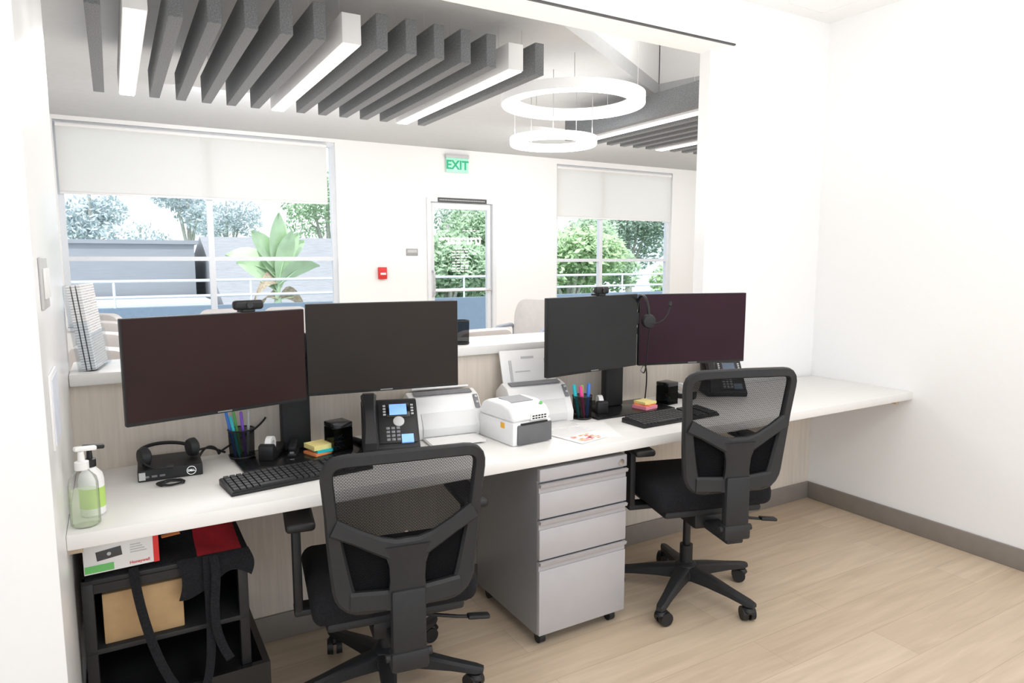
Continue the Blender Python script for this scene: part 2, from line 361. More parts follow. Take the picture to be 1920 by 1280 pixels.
# ------------------------------------------------------------------ baffles & light bars
YA,YE=3.45,5.2; LEN=YE-YA; ZB=2.47
def kx(k): return .15+.157*k
def baffle_proto():
    t=thing('ceiling_baffle','','ceiling baffle',(0,0,0),0,'charcoal felt baffles hung from the grey ceiling')
    MB().b(-.03,.03,0,LEN,0,.175,bev=.003).build('felt_panel',M['felt'],t)
    for y in (.2,LEN-.2): MB().cyl((0,y,.175),(0,y,ZF-ZB),.0015,seg=6).build('cable',M['lgray'],t)
    return t
def bar_proto():
    t=thing('ceiling_light_bar','','light',(0,0,0),0,'white linear lights hung between the baffles')
    m=MB(); m.b(-.048,.048,0,LEN+.02,.006,.15,bev=.003); m.build('housing',M['lampw'],t)
    MB().b(-.040,.040,.006,LEN+.014,0,.006).build('diffuser',M['lamp'],t,smooth=False)
    for y in (.2,LEN-.2): MB().cyl((0,y,.15),(0,y,ZF-ZB),.0015,seg=6).build('cable',M['lgray'],t)
    return t
ORD=['first','second','third','fourth','fifth','sixth','seventh']
bp=lp=None
for k in list(range(-1,14))+[22]+list(range(23,33)):
    if k in (0,6,12,23,29):
        lb={0:'leftmost white light bar hung among the charcoal baffles',6:'middle white light bar of the main baffle row',12:'third white light bar, near right end of main baffle row',
            23:'white light bar just right of the ring pendants',29:'farthest right white light bar at the wall edge'}[k]
        if lp is None: lp=bar_proto(); o=lp
        else: o=dup(lp,(0,0,0),0)
        o['label']=lb; o.location=(kx(k),YA,ZB)
    else:
        if k<0: lb='single charcoal felt baffle left of the leftmost light bar'
        elif k<6: lb='%s charcoal felt baffle right of the leftmost light bar'%ORD[k-1]
        elif k<12: lb='%s charcoal felt baffle right of the middle light bar'%ORD[k-7]
        elif k==13: lb='last charcoal felt baffle of main row, right of third light bar'
        elif k<23: lb='single charcoal felt baffle between ring pendants and the light bar right of them'
        elif k<29: lb='%s charcoal felt baffle right of the light bar by the ring pendants'%ORD[k-24]
        else: lb='%s charcoal felt baffle right of the farthest light bar'%ORD[k-30]
        if bp is None: bp=baffle_proto(); o=bp
        else: o=dup(bp,(0,0,0),0)
        o['label']=lb; o.location=(kx(k),YA,ZB)
def ring(loc,ro,ri,h,label,top):
    t=thing('ring_pendant',label,'pendant light',loc,0,'white ring pendants')
    m=MB(); seg=64; rings=[]
    for j in range(seg):
        a=2*math.pi*j/seg; c,s_=math.cos(a),math.sin(a)
        rings.append([(ro*c,ro*s_,.008),(ro*c,ro*s_,h),(ri*c,ri*s_,h),(ri*c,ri*s_,.008)])
    m.loft(rings,closed=True); m.build('ring_housing',M['ringw'],t)
    m=MB(); rings=[]
    for j in range(seg):
        a=2*math.pi*j/seg; c,s_=math.cos(a),math.sin(a); o_,i_=ro-.006,ri+.006
        rings.append([(o_*c,o_*s_,0),(o_*c,o_*s_,.008),(i_*c,i_*s_,.008),(i_*c,i_*s_,0)])
    m.loft(rings,closed=True); m.build('ring_diffuser',M['ringlamp'],t)
    for j in range(5):
        a=R(20+72*j); rm=(ro+ri)/2; x,y=loc[0]+rm*math.cos(a),loc[1]+rm*math.sin(a)
        tz=top if (y-3.556)>(x-2.52)*.621 else 3.4
        MB().cyl((rm*math.cos(a),rm*math.sin(a),h),(rm*math.cos(a),rm*math.sin(a),tz-loc[2]),.003,seg=6).build('cable',M['lgray'],t)
    return t
ring((2.99,4.25,2.53),.525,.425,.075,'larger white ring pendant light, the upper of the two',ZF)
ring((3.0,4.52,2.285),.335,.28,.06,'smaller white ring pendant hanging lower below the big ring',ZF)
# ceiling fixtures of front room
t=thing('ceiling_downlight','small round white lit downlight at top edge near the opening','light',(2.86,2.40,ZC))
MB().lathe([(.075,0),(.075,-.006),(.06,-.008),(.06,-.002)]).build('trim_ring',M['white'],t); MB().lathe([(.058,-.003),(.058,-.006)]).build('diffuser',M['lamp'],t)
t=thing('ceiling_access_panel','flat white square access panel in the white ceiling near the right wall','access panel',(3.20,2.30,ZC))
m=MB(); m.b(-.15,.15,-.17,-.155,-.004,0); m.b(-.15,.15,.155,.17,-.004,0); m.b(-.15,-.135,-.155,.155,-.004,0); m.b(.135,.15,-.155,.155,-.004,0); m.build('frame',M['ceil'],t,smooth=False)
MB().b(-.134,.134,-.154,.154,-.0035,0).build('panel',M['ceil'],t,smooth=False)
# left-wall fittings
t=thing('switch_plate','white light switch plate high on left wall','light switch',(XL,1.88,1.365))
MB().b(0,.007,-.075,.075,-.058,.058,bev=.003).build('plate',M['lgray'],t)
for k in (-1,0,1): MB().b(.007,.012,k*.046-.017,k*.046+.017,-.034,.034,bev=.002).build('rocker',M['white'],t)
t=thing('wall_notice','white notice in clear holder on left wall below switch','sign',(XL,1.90,1.075))
MB().b(0,.006,-.09,.09,-.085,.085,bev=.002).build('holder',M['white'],t); MB().b(.006,.008,-.08,.08,-.075,.075).build('sheet',mat('bluish_sheet',(.68,.73,.82),.6),t,smooth=False)
# ------------------------------------------------------------------ desk, ledge
t=thing('desk_worktop','long white laminate worktop running wall to wall under the counter','desk',(0,0,0))
MB().b(XL,XR,1.95,2.535,.70,.74,bev=.004).build('worktop',M['desk'],t)
for x in (XL,XR-.03): MB().b(x,x+.03,2.02,2.523,.665,.70).build('cleat',M['ply'],t,smooth=False)
t=thing('counter_ledge','white raised transaction ledge on top of the counter wall','counter',(0,0,0))
MB().b(XL,2.62,2.515,2.83,1.02,1.06,bev=.006).build('ledge_top',M['solid'],t)
# pedestal
t=thing('drawer_pedestal','silver grey three drawer steel pedestal on castors under the desk','cabinet',(1.458,2.215,0))
w,hd=.1975,.245
MB().b(-w,w,-hd+.02,hd,.05,.68,bev=.003).build('body',M['steeld'],t)
MB().b(-w,w,-hd,-hd+.02,.634,.68,bev=.003).build('top_rail',M['steelp'],t)
MB().cyl((w-.03,-hd-.006,.655),(w-.03,-hd+.001,.655),.012,seg=16).build('lock',M['chrome'],t)
for z0,z1 in ((.055,.336),(.343,.490),(.497,.626)):
    dr=MB().b(-w,w,-hd,-hd+.02,z0,z1-.034,bev=.002).build('drawer',M['steelp'],t)
    MB().prismx([(-hd-.006,z1-.012),(-hd-.010,z1),(-hd+.003,z1+.001),(-hd+.019,z1-.004),(-hd+.019,z1-.034),(-hd+.006,z1-.034),(-hd+.006,z1-.014)],-w,w).build('finger_pull',M['steelp'],dr,smooth=False)
for sx in (-1,1):
    for sy in (-1,1):
        c=MB(); x=sx*(w-.035); y=sy*(hd-.05)
        c.cyl((x-.012,y,.022),(x+.012,y,.022),.022,seg=16); c.b(x-.014,x+.014,y-.012,y+.018,.028,.05); c.build('castor',M['blk'],t)
# ------------------------------------------------------------------ office chairs
def make_chair(loc,rz,zb,seat,armz,star0,label):
    t=thing('office_chair',label,'chair',loc,rz)
    def S(x,z):
        x=x*.915; z=z*.90; zz=max(z,0); return Vector((x,-.335-.055*(zz/.46)**1.3+.55*x*x,zb+z))
    sb=MB(); sb.box((0,0,seat-.045),(.50,.47,.09),bev=.036,seg=4)
    for v in sb.bm.verts:
        if v.co.z>seat-.04: v.co.z+=.012*(1-(v.co.x/.25)**2)-.02*max(0,(v.co.y-.12)/.115)
    sb.build('seat',M['fab'],t)
    MB().box((0,-.01,seat-.102),(.42,.40,.03),bev=.012).build('seat_pan',M['blk2'],t)
    m=MB(); m.box((0,-.06,seat-.145),(.15,.27,.06),bev=.012); m.build('tilt_mechanism',M['blk'],t)
    m=MB(); m.cyl((0,0,.12),(0,0,.22),.027); m.cyl((0,0,.2),(0,0,seat-.14),.016); m.build('gas_column',M['blk'],t)
    MB().lathe([(.03,.07),(.05,.075),(.055,.10),(.045,.135),(.03,.145)]).build('base_hub',M['blk2'],t)
    for k in range(5):
        a=R(star0+72*k-rz); dx,dy=math.cos(a),math.sin(a); nx,ny=-dy,dx
        rings=[]
        for r,w_,z0,z1 in ((.03,.03,.078,.135),(.12,.025,.078,.122),(.22,.020,.072,.102),(.30,.018,.063,.088),(.325,.012,.065,.082)):
            rings.append([(dx*r+nx*w_,dy*r+ny*w_,z0),(dx*r+nx*w_,dy*r+ny*w_,z1-.008),(dx*r+nx*w_*.6,dy*r+ny*w_*.6,z1),(dx*r-nx*w_*.6,dy*r-ny*w_*.6,z1),(dx*r-nx*w_,dy*r-ny*w_,z1-.008),(dx*r-nx*w_,dy*r-ny*w_,z0)])
        MB().loft(rings).build('leg',M['blk2'],t)
        c=MB(); px,py=dx*.30,dy*.30; ca=a+R(55); ax,ay=math.cos(ca),math.sin(ca); ox,oy=-ay*.012,ax*.012
        c.cyl((px,py,.045),(px,py,.068),.008,seg=10)
        for s_ in (-1,1):
            p0=Vector((px+ox+ax*s_*.006,py+oy+ay*s_*.006,.029)); p1=Vector((px+ox+ax*s_*.026,py+oy+ay*s_*.026,.029)); c.cyl(p0,p1,.029,.027,seg=20)
        c.lathe([(.020,.036),(.026,.046),(.018,.058)],(px,py,0),seg=14); c.build('castor',M['blk'],t)
    # back
    loop=rpoly([(-.182,.0),(.182,.0),(.212,.20),(.236,.469),(0,.478),(-.236,.469),(-.212,.20)],[.055,.055,.1,.06,.12,.06,.1],5)
    pts=[S(p.x,p.y) for p in loop]
    wd=[.058-.024*min(1,max(0,(p.y-.05)/.25)) for p in loop]
    MB().sweep(pts,(0,1,0),wd,.028,closed=True).build('back_frame',M['blk2'],t)
    m=MB(); cx_,cz_=0,.22
    rings=[[S(cx_+(p.x-cx_)*f,cz_+(p.y-cz_)*f)+Vector((0,.006,0)) for p in loop] for f in (.02,.3,.6,.85,1.0)]
    m.loft(rings,cap=False); m.build('mesh_panel',M['mesh'],t,fix=True)
    m=MB(); vp=[(-.215,.262),(-.15,.228),(-.09,.195),(-.045,.175),(0,.168),(.045,.175),(.09,.195),(.15,.228),(.215,.262)]
    m.sweep([S(x,z)+Vector((0,-.008,0)) for x,z in vp],(0,1,0),[.050,.044,.048,.060,.072,.060,.048,.044,.050],.026)
    m.sweep([S(0,z)+Vector((0,-.010,0)) for z in (.19,.12,.07,.02,-.02)],(0,1,0),[.14,.102,.098,.108,.122],.028)
    m.sweep([S(x,z)+Vector((0,-.006,0)) for x,z in ((-.17,.012),(-.07,.008),(0,.006),(.07,.008),(.17,.012))],(0,1,0),.060,.026)
    m.build('lumbar_support',M['blk2'],t)
    m=MB(); lp_=rpoly([(-.17,.02),(.17,.02),(.205,.25),(0,.15),(-.205,.25)],.02,3)
    m.loft([[S(x*f,.12+(z-.12)*f)+Vector((0,.016,0)) for x,z in lp_] for f in (.02,.5,1)],cap=False); m.build('lumbar_pad',M['fab'],t)
    m=MB(); m.box((0,-.352,zb-.07),(.098,.036,.22),bev=.010); m.box((0,-.352,zb-.17),(.108,.047,.06),bev=.010)
    m.box((0,-.23,seat-.155),(.07,.26,.034),bev=.008); m.cyl((-.066,-.352,zb-.16),(.066,-.352,zb-.16),.012,seg=12)
    m.build('back_bracket',M['blk2'],t)
    for s_ in (-1,1):
        m=MB(); m.box((s_*.276,-.02,(seat-.12+armz-.02)/2),(.026,.07,armz-.02-(seat-.12)),bev=.008); m.box((s_*.21,-.02,seat-.118),(.16,.07,.022),bev=.006)
        ar=m.build('armrest',M['blk2'],t)
        MB().box((s_*.268,-.03,armz-.012),(.085,.25,.028),bev=.012,seg=3).build('arm_pad',M['blk'],ar)
    m=MB(); m.tube([(.07,-.12,seat-.15),(.2,-.16,seat-.165),(.24,-.17,seat-.168)],.006); m.box((.265,-.175,seat-.168),(.075,.03,.014),(0,8,0),bev=.006); m.build('lever',M['blk'],t)
    m=MB(); m.tube([(.07,-.02,seat-.15),(.18,-.05,seat-.16),(.21,-.05,seat-.165)],.006); m.box((.235,-.05,seat-.166),(.06,.028,.012),bev=.005); m.build('lever',M['blk'],t)
    return t
make_chair((.715,2.06,0),-9,.470,.45,.655,37,'black mesh back office chair at the left workstation, lower seat')
make_chair((2.035,2.025,0),-16,.588,.54,.685,-8,'black mesh back office chair at the right workstation, raised higher')
# ------------------------------------------------------------------ monitors and stands
def monitor(loc,rz,scr,label,w=.528,h=.314):
    t=thing('monitor',label,'monitor',loc,rz); hw=w/2
    MB().b(-hw,hw,0,.022,0,h,bev=.003).build('housing',M['blk'],t)
    MB().b(-.16,.16,.022,.045,.05,h-.07,bev=.01).build('rear_cover',M['blk2'],t)
    MB().b(-hw+.003,hw-.003,-.0012,.0,.011,h-.003).build('screen',scr,t,smooth=False)
    MB().b(-.022,.022,-.0018,.0,.004,.008).build('maker_mark',M['mgray'],t,smooth=False)
    return t
def mid(a,b_,z): 
    return ((a[0]+b_[0])/2,(a[1]+b_[1])/2,z), math.degrees(math.atan2(b_[1]-a[1],b_[0]-a[0]))
l,a=mid((.007,2.17),(.541,2.30),.947); monitor(l,a,M['scr1'],'leftmost black monitor with brown tinted dark screen and webcam',.548,.308)
l,a=mid((.5435,2.297),(1.070,2.228),.960); monitor(l,a,M['scr2'],'second monitor from left, dark grey brown screen behind the phone',.530,.311)
l,a=mid((1.447,2.206),(1.963,2.289),.955); monitor(l,a,M['scr3'],'third monitor from left, plain dark grey screen above sticky notes')
l,a=mid((1.969,2.285),(2.485,2.146),.953); monitor(l,a,M['scr4'],'rightmost monitor with dark plum tinted screen behind right chair')
def stand(x,y,rz,label,wl,wr):
    t=thing('monitor_stand',label,'monitor stand',(x,y,.74),rz)
    MB().b(-.22,.22,-.12,.12,0,.008,bev=.003).build('base_plate',M['blkgloss'],t)
    MB().b(-.05,.05,.045,.085,.008,.42,bev=.006).build('column',M['blk2'],t)
    m=MB(); m.tube([(wl[0],wl[1],.355),(0,.05,.355),(wr[0],wr[1],.355)],.016); m.build('cross_arm',M['blk2'],t)
    return t
stand(.535,2.385,4,'black twin monitor stand behind the sticky notes at left workstation',(-.25,-.075),(.26,-.06))
stand(1.96,2.385,0,'black twin monitor stand at right workstation with headset cable',(-.25,-.07),(.25,-.09))
# webcams
def webcam(loc,rz,label,s=1.):
    t=thing('webcam',label,'webcam',loc,rz)
    MB().box((0,0,.022),(.095*s,.026,.03),bev=.010,seg=3).build('body',M['blk'],t)
    MB().cyl((0,-.013,.022),(0,-.017,.022),.010,seg=18).build('lens',M['blkgloss'],t)
    m=MB(); m.b(-.02,.02,-.008,.04,.0,.008,bev=.002); m.b(-.02,.02,.03,.04,-.05,.004,bev=.002); m.build('clip',M['blk2'],t)
webcam((.36,2.264,1.255),13.5,'black webcam clipped on top of the leftmost monitor')
webcam((1.742,2.258,1.269),9,'smaller black webcam clipped on the third monitor',.8)
# ------------------------------------------------------------------ headsets
def headset(M0,label,boom):
    t=thing('headset',label,'headset'); t.matrix_world=M0
    m=MB(); m.tube([(.075*math.cos(R(a)),0,.085*math.sin(R(a))+.03) for a in range(0,181,10)],.006,8); m.build('headband',M['blk'],t)
    for s_ in (-1,1):
        m=MB(); m.M=T(s_*.075,0,.012)@RY(90); m.lathe([(.012,-.016),(.026,-.014),(.030,-.004),(.030,.008),(.022,.014)],seg=22); m.build('ear_cup',M['blk2'],t)
    m=MB(); m.tube(bez(*boom),.003,6); e=Vector(boom[3]); dd=(e-Vector(boom[2])).normalized()*.018; m.cyl(e,e+dd,.007,seg=10); m.build('microphone_boom',M['blk'],t)
    return t
headset(T(.125,2.375,.8075)@RZ(20)@RX(-86),'black headset lying on the mini computer',((-.085,0,.0),(-.10,.01,-.03),(-.09,.012,-.07),(-.05,.012,-.085)))
headset(T(1.945,2.235,1.15)@RZ(70),'black headset hanging between the two right monitors',((-.085,0,.0),(-.10,-.05,.0),(-.09,-.08,.03),(-.08,-.09,.075)))
tag(MB().tube(bez((1.92,2.16,1.13),(1.93,2.19,1.0),(1.95,2.20,.9),(2.0,2.30,.93))+bez((2.0,2.30,.93),(2.05,2.34,.96),(2.14,2.40,.95),(2.16,2.45,.752)),.003,6).build('headset_cable',M['blk']),'thin black headset cable looping below the right monitors','cable')
# ------------------------------------------------------------------ mini computer
t=thing('mini_computer','small black flat desktop computer lying at left end of desk','computer',(.122,2.405,.74),-2)
MB().b(-.091,.091,-.089,.089,.0,.036,bev=.003).build('case',M['blk'],t)
MB().b(-.089,.089,-.0905,-.089,.004,.034).build('front_panel',M['blk2'],t,smooth=False)
m=MB(); m.tube([(.058+.013*math.cos(R(a)),-.0915,.019+.013*math.sin(R(a))) for a in range(0,360,20)],.0009,6,closed=True); m.build('emblem_ring',M['letw'],t)
text('DELL',.009,M['letw'],t,(.058,-.0917,.019),(90,0,0),bold=.0003)
m=MB()
for k in range(3): m.b(-.075+k*.022,-.060+k*.022,-.0915,-.0905,.012,.018)
m.build('port',M['mgray'],t,smooth=False)
m=MB(); m.b(-.088,-.070,-.0918,-.0905,.006,.030); m.build('sticker',M['lgray'],t,smooth=False)
m=MB(); pts=[]
for i in range(90):
    a=R(i*14); pts.append((.115+.036*math.cos(a)*(1+.12*math.sin(i*.7)),2.255+.022*math.sin(a)*(1+.15*math.cos(i*.9)),.7425+.006*abs(math.sin(i*.21))))
tag(m.tube(pts,.0022,6).build('coiled_cable',M['blk']),'small coil of thin black cable in front of mini computer','cable')
m=MB(); m.tube(bez((.21,2.44,.76),(.24,2.50,.80),(.27,2.46,.79),(.28,2.50,.75))+bez((.28,2.50,.75),(.30,2.52,.77),(.40,2.51,.80),(.44,2.50,.86)),.004,6); m.tube(bez((.2,2.47,.775),(.24,2.44,.80),(.26,2.49,.775),(.30,2.50,.752)),.004,6)
tag(m.build('power_cable',M['blk']),'tangled black power cables behind the left mesh pen cup','cable')
# ------------------------------------------------------------------ keyboards
def keyboard(loc,rz,label):
    t=thing('keyboard',label,'keyboard',loc,rz)
    MB().prismx([(-.068,.0),(-.068,.010),(.068,.020),(.068,.0)],-.222,.222,bev=.003).build('body',M['blk'],t)
    m=MB(); m.box((0,0,.0158),(.436,.128,.002),(4.2,0,0))
    for r in range(6):
        y=-.053+r*.0205; z=.0125+r*.0016
        x=-.213
        while x<.205:
            w_=.0165
            if r==0 and -.15<x<-.05: w_=.11
            gap=(.066<x+.0<.074) or (.142<x<.148)
            if not gap: m.box((x+w_/2,y,z+.003),(w_-.002,.0165,.007),(4,0,0),mi=0)
            x+=w_+.0022
    m.build('keys',M['dkey'],t,smooth=False)
    return t
keyboard((.468,2.135,.74),7,'black keyboard in front of the leftmost monitor')
keyboard((2.03,2.13,.74),2,'black keyboard partly hidden by the right office chair')
# ------------------------------------------------------------------ pen cups & pens
see_cup=see_through('black_wire_mesh',(.012,.012,.013),.72)
def cup(loc,label,r=.042,h=.098):
    t=thing('pen_cup',label,'pen cup',loc)
    m=MB(); m.lathe([(r*.95,.0),(r*.95,.003),(r,h)],cap=False); m.build('mesh_wall',see_cup,t)
    MB().lathe([(r*.95,0),(r*.95,.003)]).build('cup_base',M['blk'],t)
    m=MB(); m.tube([(r*math.cos(R(a)),r*math.sin(R(a)),h) for a in range(0,360,15)],.0025,6,closed=True); m.tube([(r*.96*math.cos(R(a)),r*.96*math.sin(R(a)),.006) for a in range(0,360,15)],.0025,6,closed=True); m.build('rim',M['blk'],t)
def pen(base,tip,m_,label,r=.0045,group=None):
    b0,t0=Vector(base),Vector(tip); dr=(t0-b0).normalized()
    t=thing('pen',label,'pen',base,0,group)
    L_=(t0-b0)
    MB().tube([(0,0,0),dr*.012,L_*.6],[.0015,r,r],10).build('barrel',m_,t)
    MB().tube([L_*.6,L_*.97,L_],[r*1.12,r*1.12,r*.7],10).build('cap',m_,t)
cup((.345,2.425,.748),'black wire mesh pen cup with pens at left workstation')
for dx,dy,tx,ty,h,mm,cn in ((-.02,0,-.045,.01,.165,'blue','blue'),(.0,.015,-.02,.03,.17,'green','green'),(.01,-.01,.0,-.01,.16,'purple','purple'),(.02,.01,.03,.02,.155,'lgray','silver grey'),(-.01,-.018,-.035,-.02,.15,'teal','teal')):
    pen((.345+dx,2.425+dy,.751),(.345+tx,2.425+ty,.748+h),M[mm],'%s pen standing in the left mesh pen cup'%cn)
cup((1.708,2.335,.74),'black wire mesh pen cup with bright markers at right workstation')
for dx,dy,tx,ty,h,mm,cn in ((-.018,0,-.045,.0,.15,'teal','turquoise'),(.0,-.015,-.025,-.02,.145,'magenta','pink'),(.008,.012,.012,.02,.14,'lime','lime green'),(.02,-.006,.03,-.006,.15,'blue','blue')):
    pen((1.708+dx,2.335+dy,.743),(1.708+tx,2.335+ty,.74+h),M[mm],'%s marker standing in the right mesh pen cup'%cn,.007)
cup((1.262,2.60,1.06),'empty black wire mesh cup on the ledge behind second monitor',.036,.10)
# ------------------------------------------------------------------ tape dispensers, notes, holders
def tape(loc,rz,label):
    t=thing('tape_dispenser',label,'tape dispenser',loc,rz)
    MB().prismx([(-.065,0),(-.068,.035),(-.045,.03),(-.02,.022),(.012,.022),(.04,.055),(.062,.05),(.062,0)],-.025,.025,bev=.004).build('body',M['blk'],t)
    m=MB(); m.M=T(0,.012,.045)@RY(90); n=26; rings=[]
    for j in range(n):
        a=2*math.pi*j/n; rings.append([(.028*math.cos(a),.028*math.sin(a),-.010),(.028*math.cos(a),.028*math.sin(a),.010),(.014*math.cos(a),.014*math.sin(a),.010),(.014*math.cos(a),.014*math.sin(a),-.010)])
    m.loft(rings,closed=True); m.build('tape_roll',M['white'],t)
tape((.435,2.385,.748),150,'black tape dispenser with white roll beside left mesh pen cup')
tape((1.835,2.385,.748),160,'black tape dispenser beside the right mesh pen cup')
tape((2.39,2.44,.74),30,'black tape dispenser under the rightmost monitor')
t=thing('stapler','small black and chrome stapler standing behind the sticky notes','stapler',(.505,2.375,.748),70)
MB().b(-.045,.045,-.015,.015,0,.012,bev=.003).build('base',M['blk'],t); MB().box((.0,0,.032),(.085,.024,.02),(0,-9,0),bev=.005).build('arm',M['blk'],t); MB().box((-.0,0,.019),(.08,.014,.008),(0,-5,0)).build('magazine',M['chrome'],t,smooth=False)
def pad(loc,rz,m_,label,sz=.07,h=.012):
    o=MB().b(-sz/2,sz/2,-sz/2,sz/2,0,h).build('sticky_note_pad',m_,smooth=False); o.location=loc; o.rotation_euler=(0,0,R(rz)); tag(o,label,'sticky notes')
pad((.585,2.345,.748),20,M['orange'],'orange sticky note pad at bottom of the left workstation stack',.075,.008)
pad((.60,2.345,.756),8,M['teal'],'blue green sticky note pad in the middle of the left stack',.07,.010)
pad((.585,2.35,.766),15,M['yellow'],'yellow sticky note pad on top of the left stack',.072,.016)
pad((2.055,2.33,.748),10,M['pink'],'pink sticky note pad at bottom of the right workstation stack',.08,.014)
pad((2.06,2.335,.762),24,M['orange'],'orange sticky note pad in the middle of the right stack',.075,.008)
pad((2.058,2.332,.770),5,M['yellow'],'pale yellow sticky note pad on top of the right stack',.072,.010)
def holder(loc,rz,label):
    t=thing('clip_holder',label,'desk organiser',loc,rz)
    m=MB(); s_=.036
    m.b(-s_,s_,-s_,-s_+.003,0,.085); m.b(-s_,s_,s_-.003,s_,0,.085); m.b(-s_,-s_+.003,-s_+.003,s_-.003,0,.085); m.b(s_-.003,s_,-s_+.003,s_-.003,0,.085); m.build('box_wall',M['smoke'],t,smooth=False)
    MB().b(-s_,s_,-s_,s_,.0,.003).build('box_base',M['blk'],t,smooth=False)
    MB().b(-s_-.001,s_+.001,-s_-.001,s_+.001,.085,.105,bev=.004).build('lid',M['blkgloss'],t)
    m=MB()
    for i in range(26):
        c=Vector((random.uniform(-.024,.024),random.uniform(-.024,.024),random.uniform(.008,.05))); a=random.uniform(0,6.3); dd=Vector((math.cos(a),math.sin(a),random.uniform(-.5,.5)))*.011
        m.tube([c-dd,c+dd],.0012,5,mi=random.randint(0,3))
    o=m.build('paper_clips',[M['blue'],M['red'],M['white'],M['green']],t); o['kind']='stuff'
holder((.655,2.345,.748),12,'smoked acrylic clip holder full of coloured clips beside left phone')
holder((2.235,2.38,.74),8,'smoked acrylic clip holder under the rightmost monitor')
# ------------------------------------------------------------------ phones
def phone(loc,rz,label,lcd):
    t=thing('desk_phone',label,'telephone',loc,rz)
    MB().prismx([(-.085,0),(-.09,.022),(-.075,.034),(.045,.165),(.062,.165),(.07,.15),(.03,.06),(.075,.0)],-.095,.105,bev=.005).build('body',M['blk2'],t)
    F=T(0,-.082,.029)@RX(47.5)
    def fb(name,m_,boxes,bev=.0015):
        m=MB(); m.M=F
        for (u,v,w_,h_,th) in boxes: m.box((u,v,th/2),(w_,h_,th),bev=bev)
        return m.build(name,m_,t)
    fb('face_plate',M['blk'],[(.03,.09,.135,.165,.003)])
    fb('display_bezel',M['blkgloss'],[(.035,.138,.085,.058,.006)]); fb('display',lcd,[(.035,.140,.062,.044,.0075)],0)
    fb('lower_display',lcd,[(.062,.022,.042,.032,.0075)],0)
    fb('keypad',M['mgray'],[(-.005+c*.018,.020+r*.015,.013,.010,.007) for r in range(4) for c in range(3)])
    fb('line_keys',M['lgray'],[(-.014,.122+r*.012,.010,.007,.006) for r in range(4)]+[(.086,.122+r*.012,.010,.007,.006) for r in range(4)])
    m=MB(); m.M=F@T(.035,.092,0); m.lathe([(.020,0),(.020,.006),(.017,.008)],seg=24); m.build('navigation_ring',M['lgray'],t)
    m=MB(); m.M=F@T(-.068,.09,.022); m.sweep([(0,-.105,-.006),(0,-.095,.008),(0,-.05,.017),(0,.0,.019),(0,.05,.017),(0,.095,.008),(0,.105,-.006)],(0,0,1),[.05,.056,.044,.040,.044,.056,.05],.026); m.build('handset',M['blk'],t)
phone((.83,2.315,.74),-16,'black desk phone with blue display in front of second monitor',M['lcd'])
phone((2.64,2.42,.74),-30,'black desk phone beside the rightmost monitor behind the chair',M['lcdoff'])
m=MB(); pts=[]
for i in range(120):
    f=i/119; p=Vector((.75,2.37,.75)).lerp(Vector((.74,2.46,.742)),f); a=i*.9; pts.append(p+Vector((.008*math.cos(a),0,.008+.008*math.sin(a))))
tag(m.tube(pts,.002,5).build('phone_cord',M['blk']),'coiled black phone cord left of the desk phone','cable')
# ------------------------------------------------------------------ scanners
def scanner(loc,rz,label,openup):
    t=thing('document_scanner',label,'scanner',loc,rz)
    MB().prismx([(-.10,0),(-.105,.045),(-.075,.10),(-.035,.15),(.02,.165),(.075,.125),(.085,.0)],-.142,.142,bev=.008).build('body',M['white'],t)
    MB().prismx([(-.107,.012),(-.111,.044),(-.080,.098),(-.074,.096),(-.10,.044),(-.10,.012)],-.108,.108,bev=.002).build('front_cover',M['offwhite'],t)
    MB().prismx([(-.079,.103),(-.042,.150),(-.037,.148),(-.07,.103)],.115,.134,bev=.001).build('control_panel',M['mgray'],t)
    for k in range(2):
        m=MB(); m.M=T(.1245,-.066+k*.016,.122+k*.019)@RX(50); m.lathe([(.005,0),(.005,.004)],seg=12); m.build('button',M['lgray'],t)
    MB().prismx([(-.031,.158),(.004,.167),(.006,.164),(-.025,.155)],-.118,.118,bev=.001).build('feed_slot',M['mgray'],t)
    if openup:
        m=MB(); m.M=T(0,.028,.155)@RX(72); m.box((0,.070,0),(.255,.148,.008),bev=.003); tr=m.build('input_tray',M['white'],t)
        m=MB(); m.M=T(0,.028,.155)@RX(72)
        for x in (-.085,.085): m.box((x,.055,.006),(.012,.09,.006),bev=.002)
        m.box((0,.11,.005),(.06,.008,.003)); m.box((-.03,.05,.005),(.07,.004,.003)); m.build('paper_guide',M['lgray'],tr)
    else:
        m=MB(); m.M=T(0,.02,.167)@RX(-18); m.box((0,.03,.006),(.235,.085,.008),bev=.003); tr=m.build('input_tray',M['white'],t)
    MB().b(-.11,.11,-.20,-.095,0,.008,bev=.002).build('output_tray',M['offwhite'],t)
    return t
scanner((1.09,2.425,.74),-6,'white document scanner with closed tray beside the left phone',False)
scanner((1.512,2.42,.74),-4,'white document scanner with raised paper tray left of third monitor',True)
o=MB().b(-.10,.10,-.09,.03,0,.002).build('paper_sheet',M['paper'],smooth=False); o.location=(1.07,2.285,.748); o.rotation_euler=(0,0,R(-6)); tag(o,'blank white sheet on the output tray of the left scanner','paper')
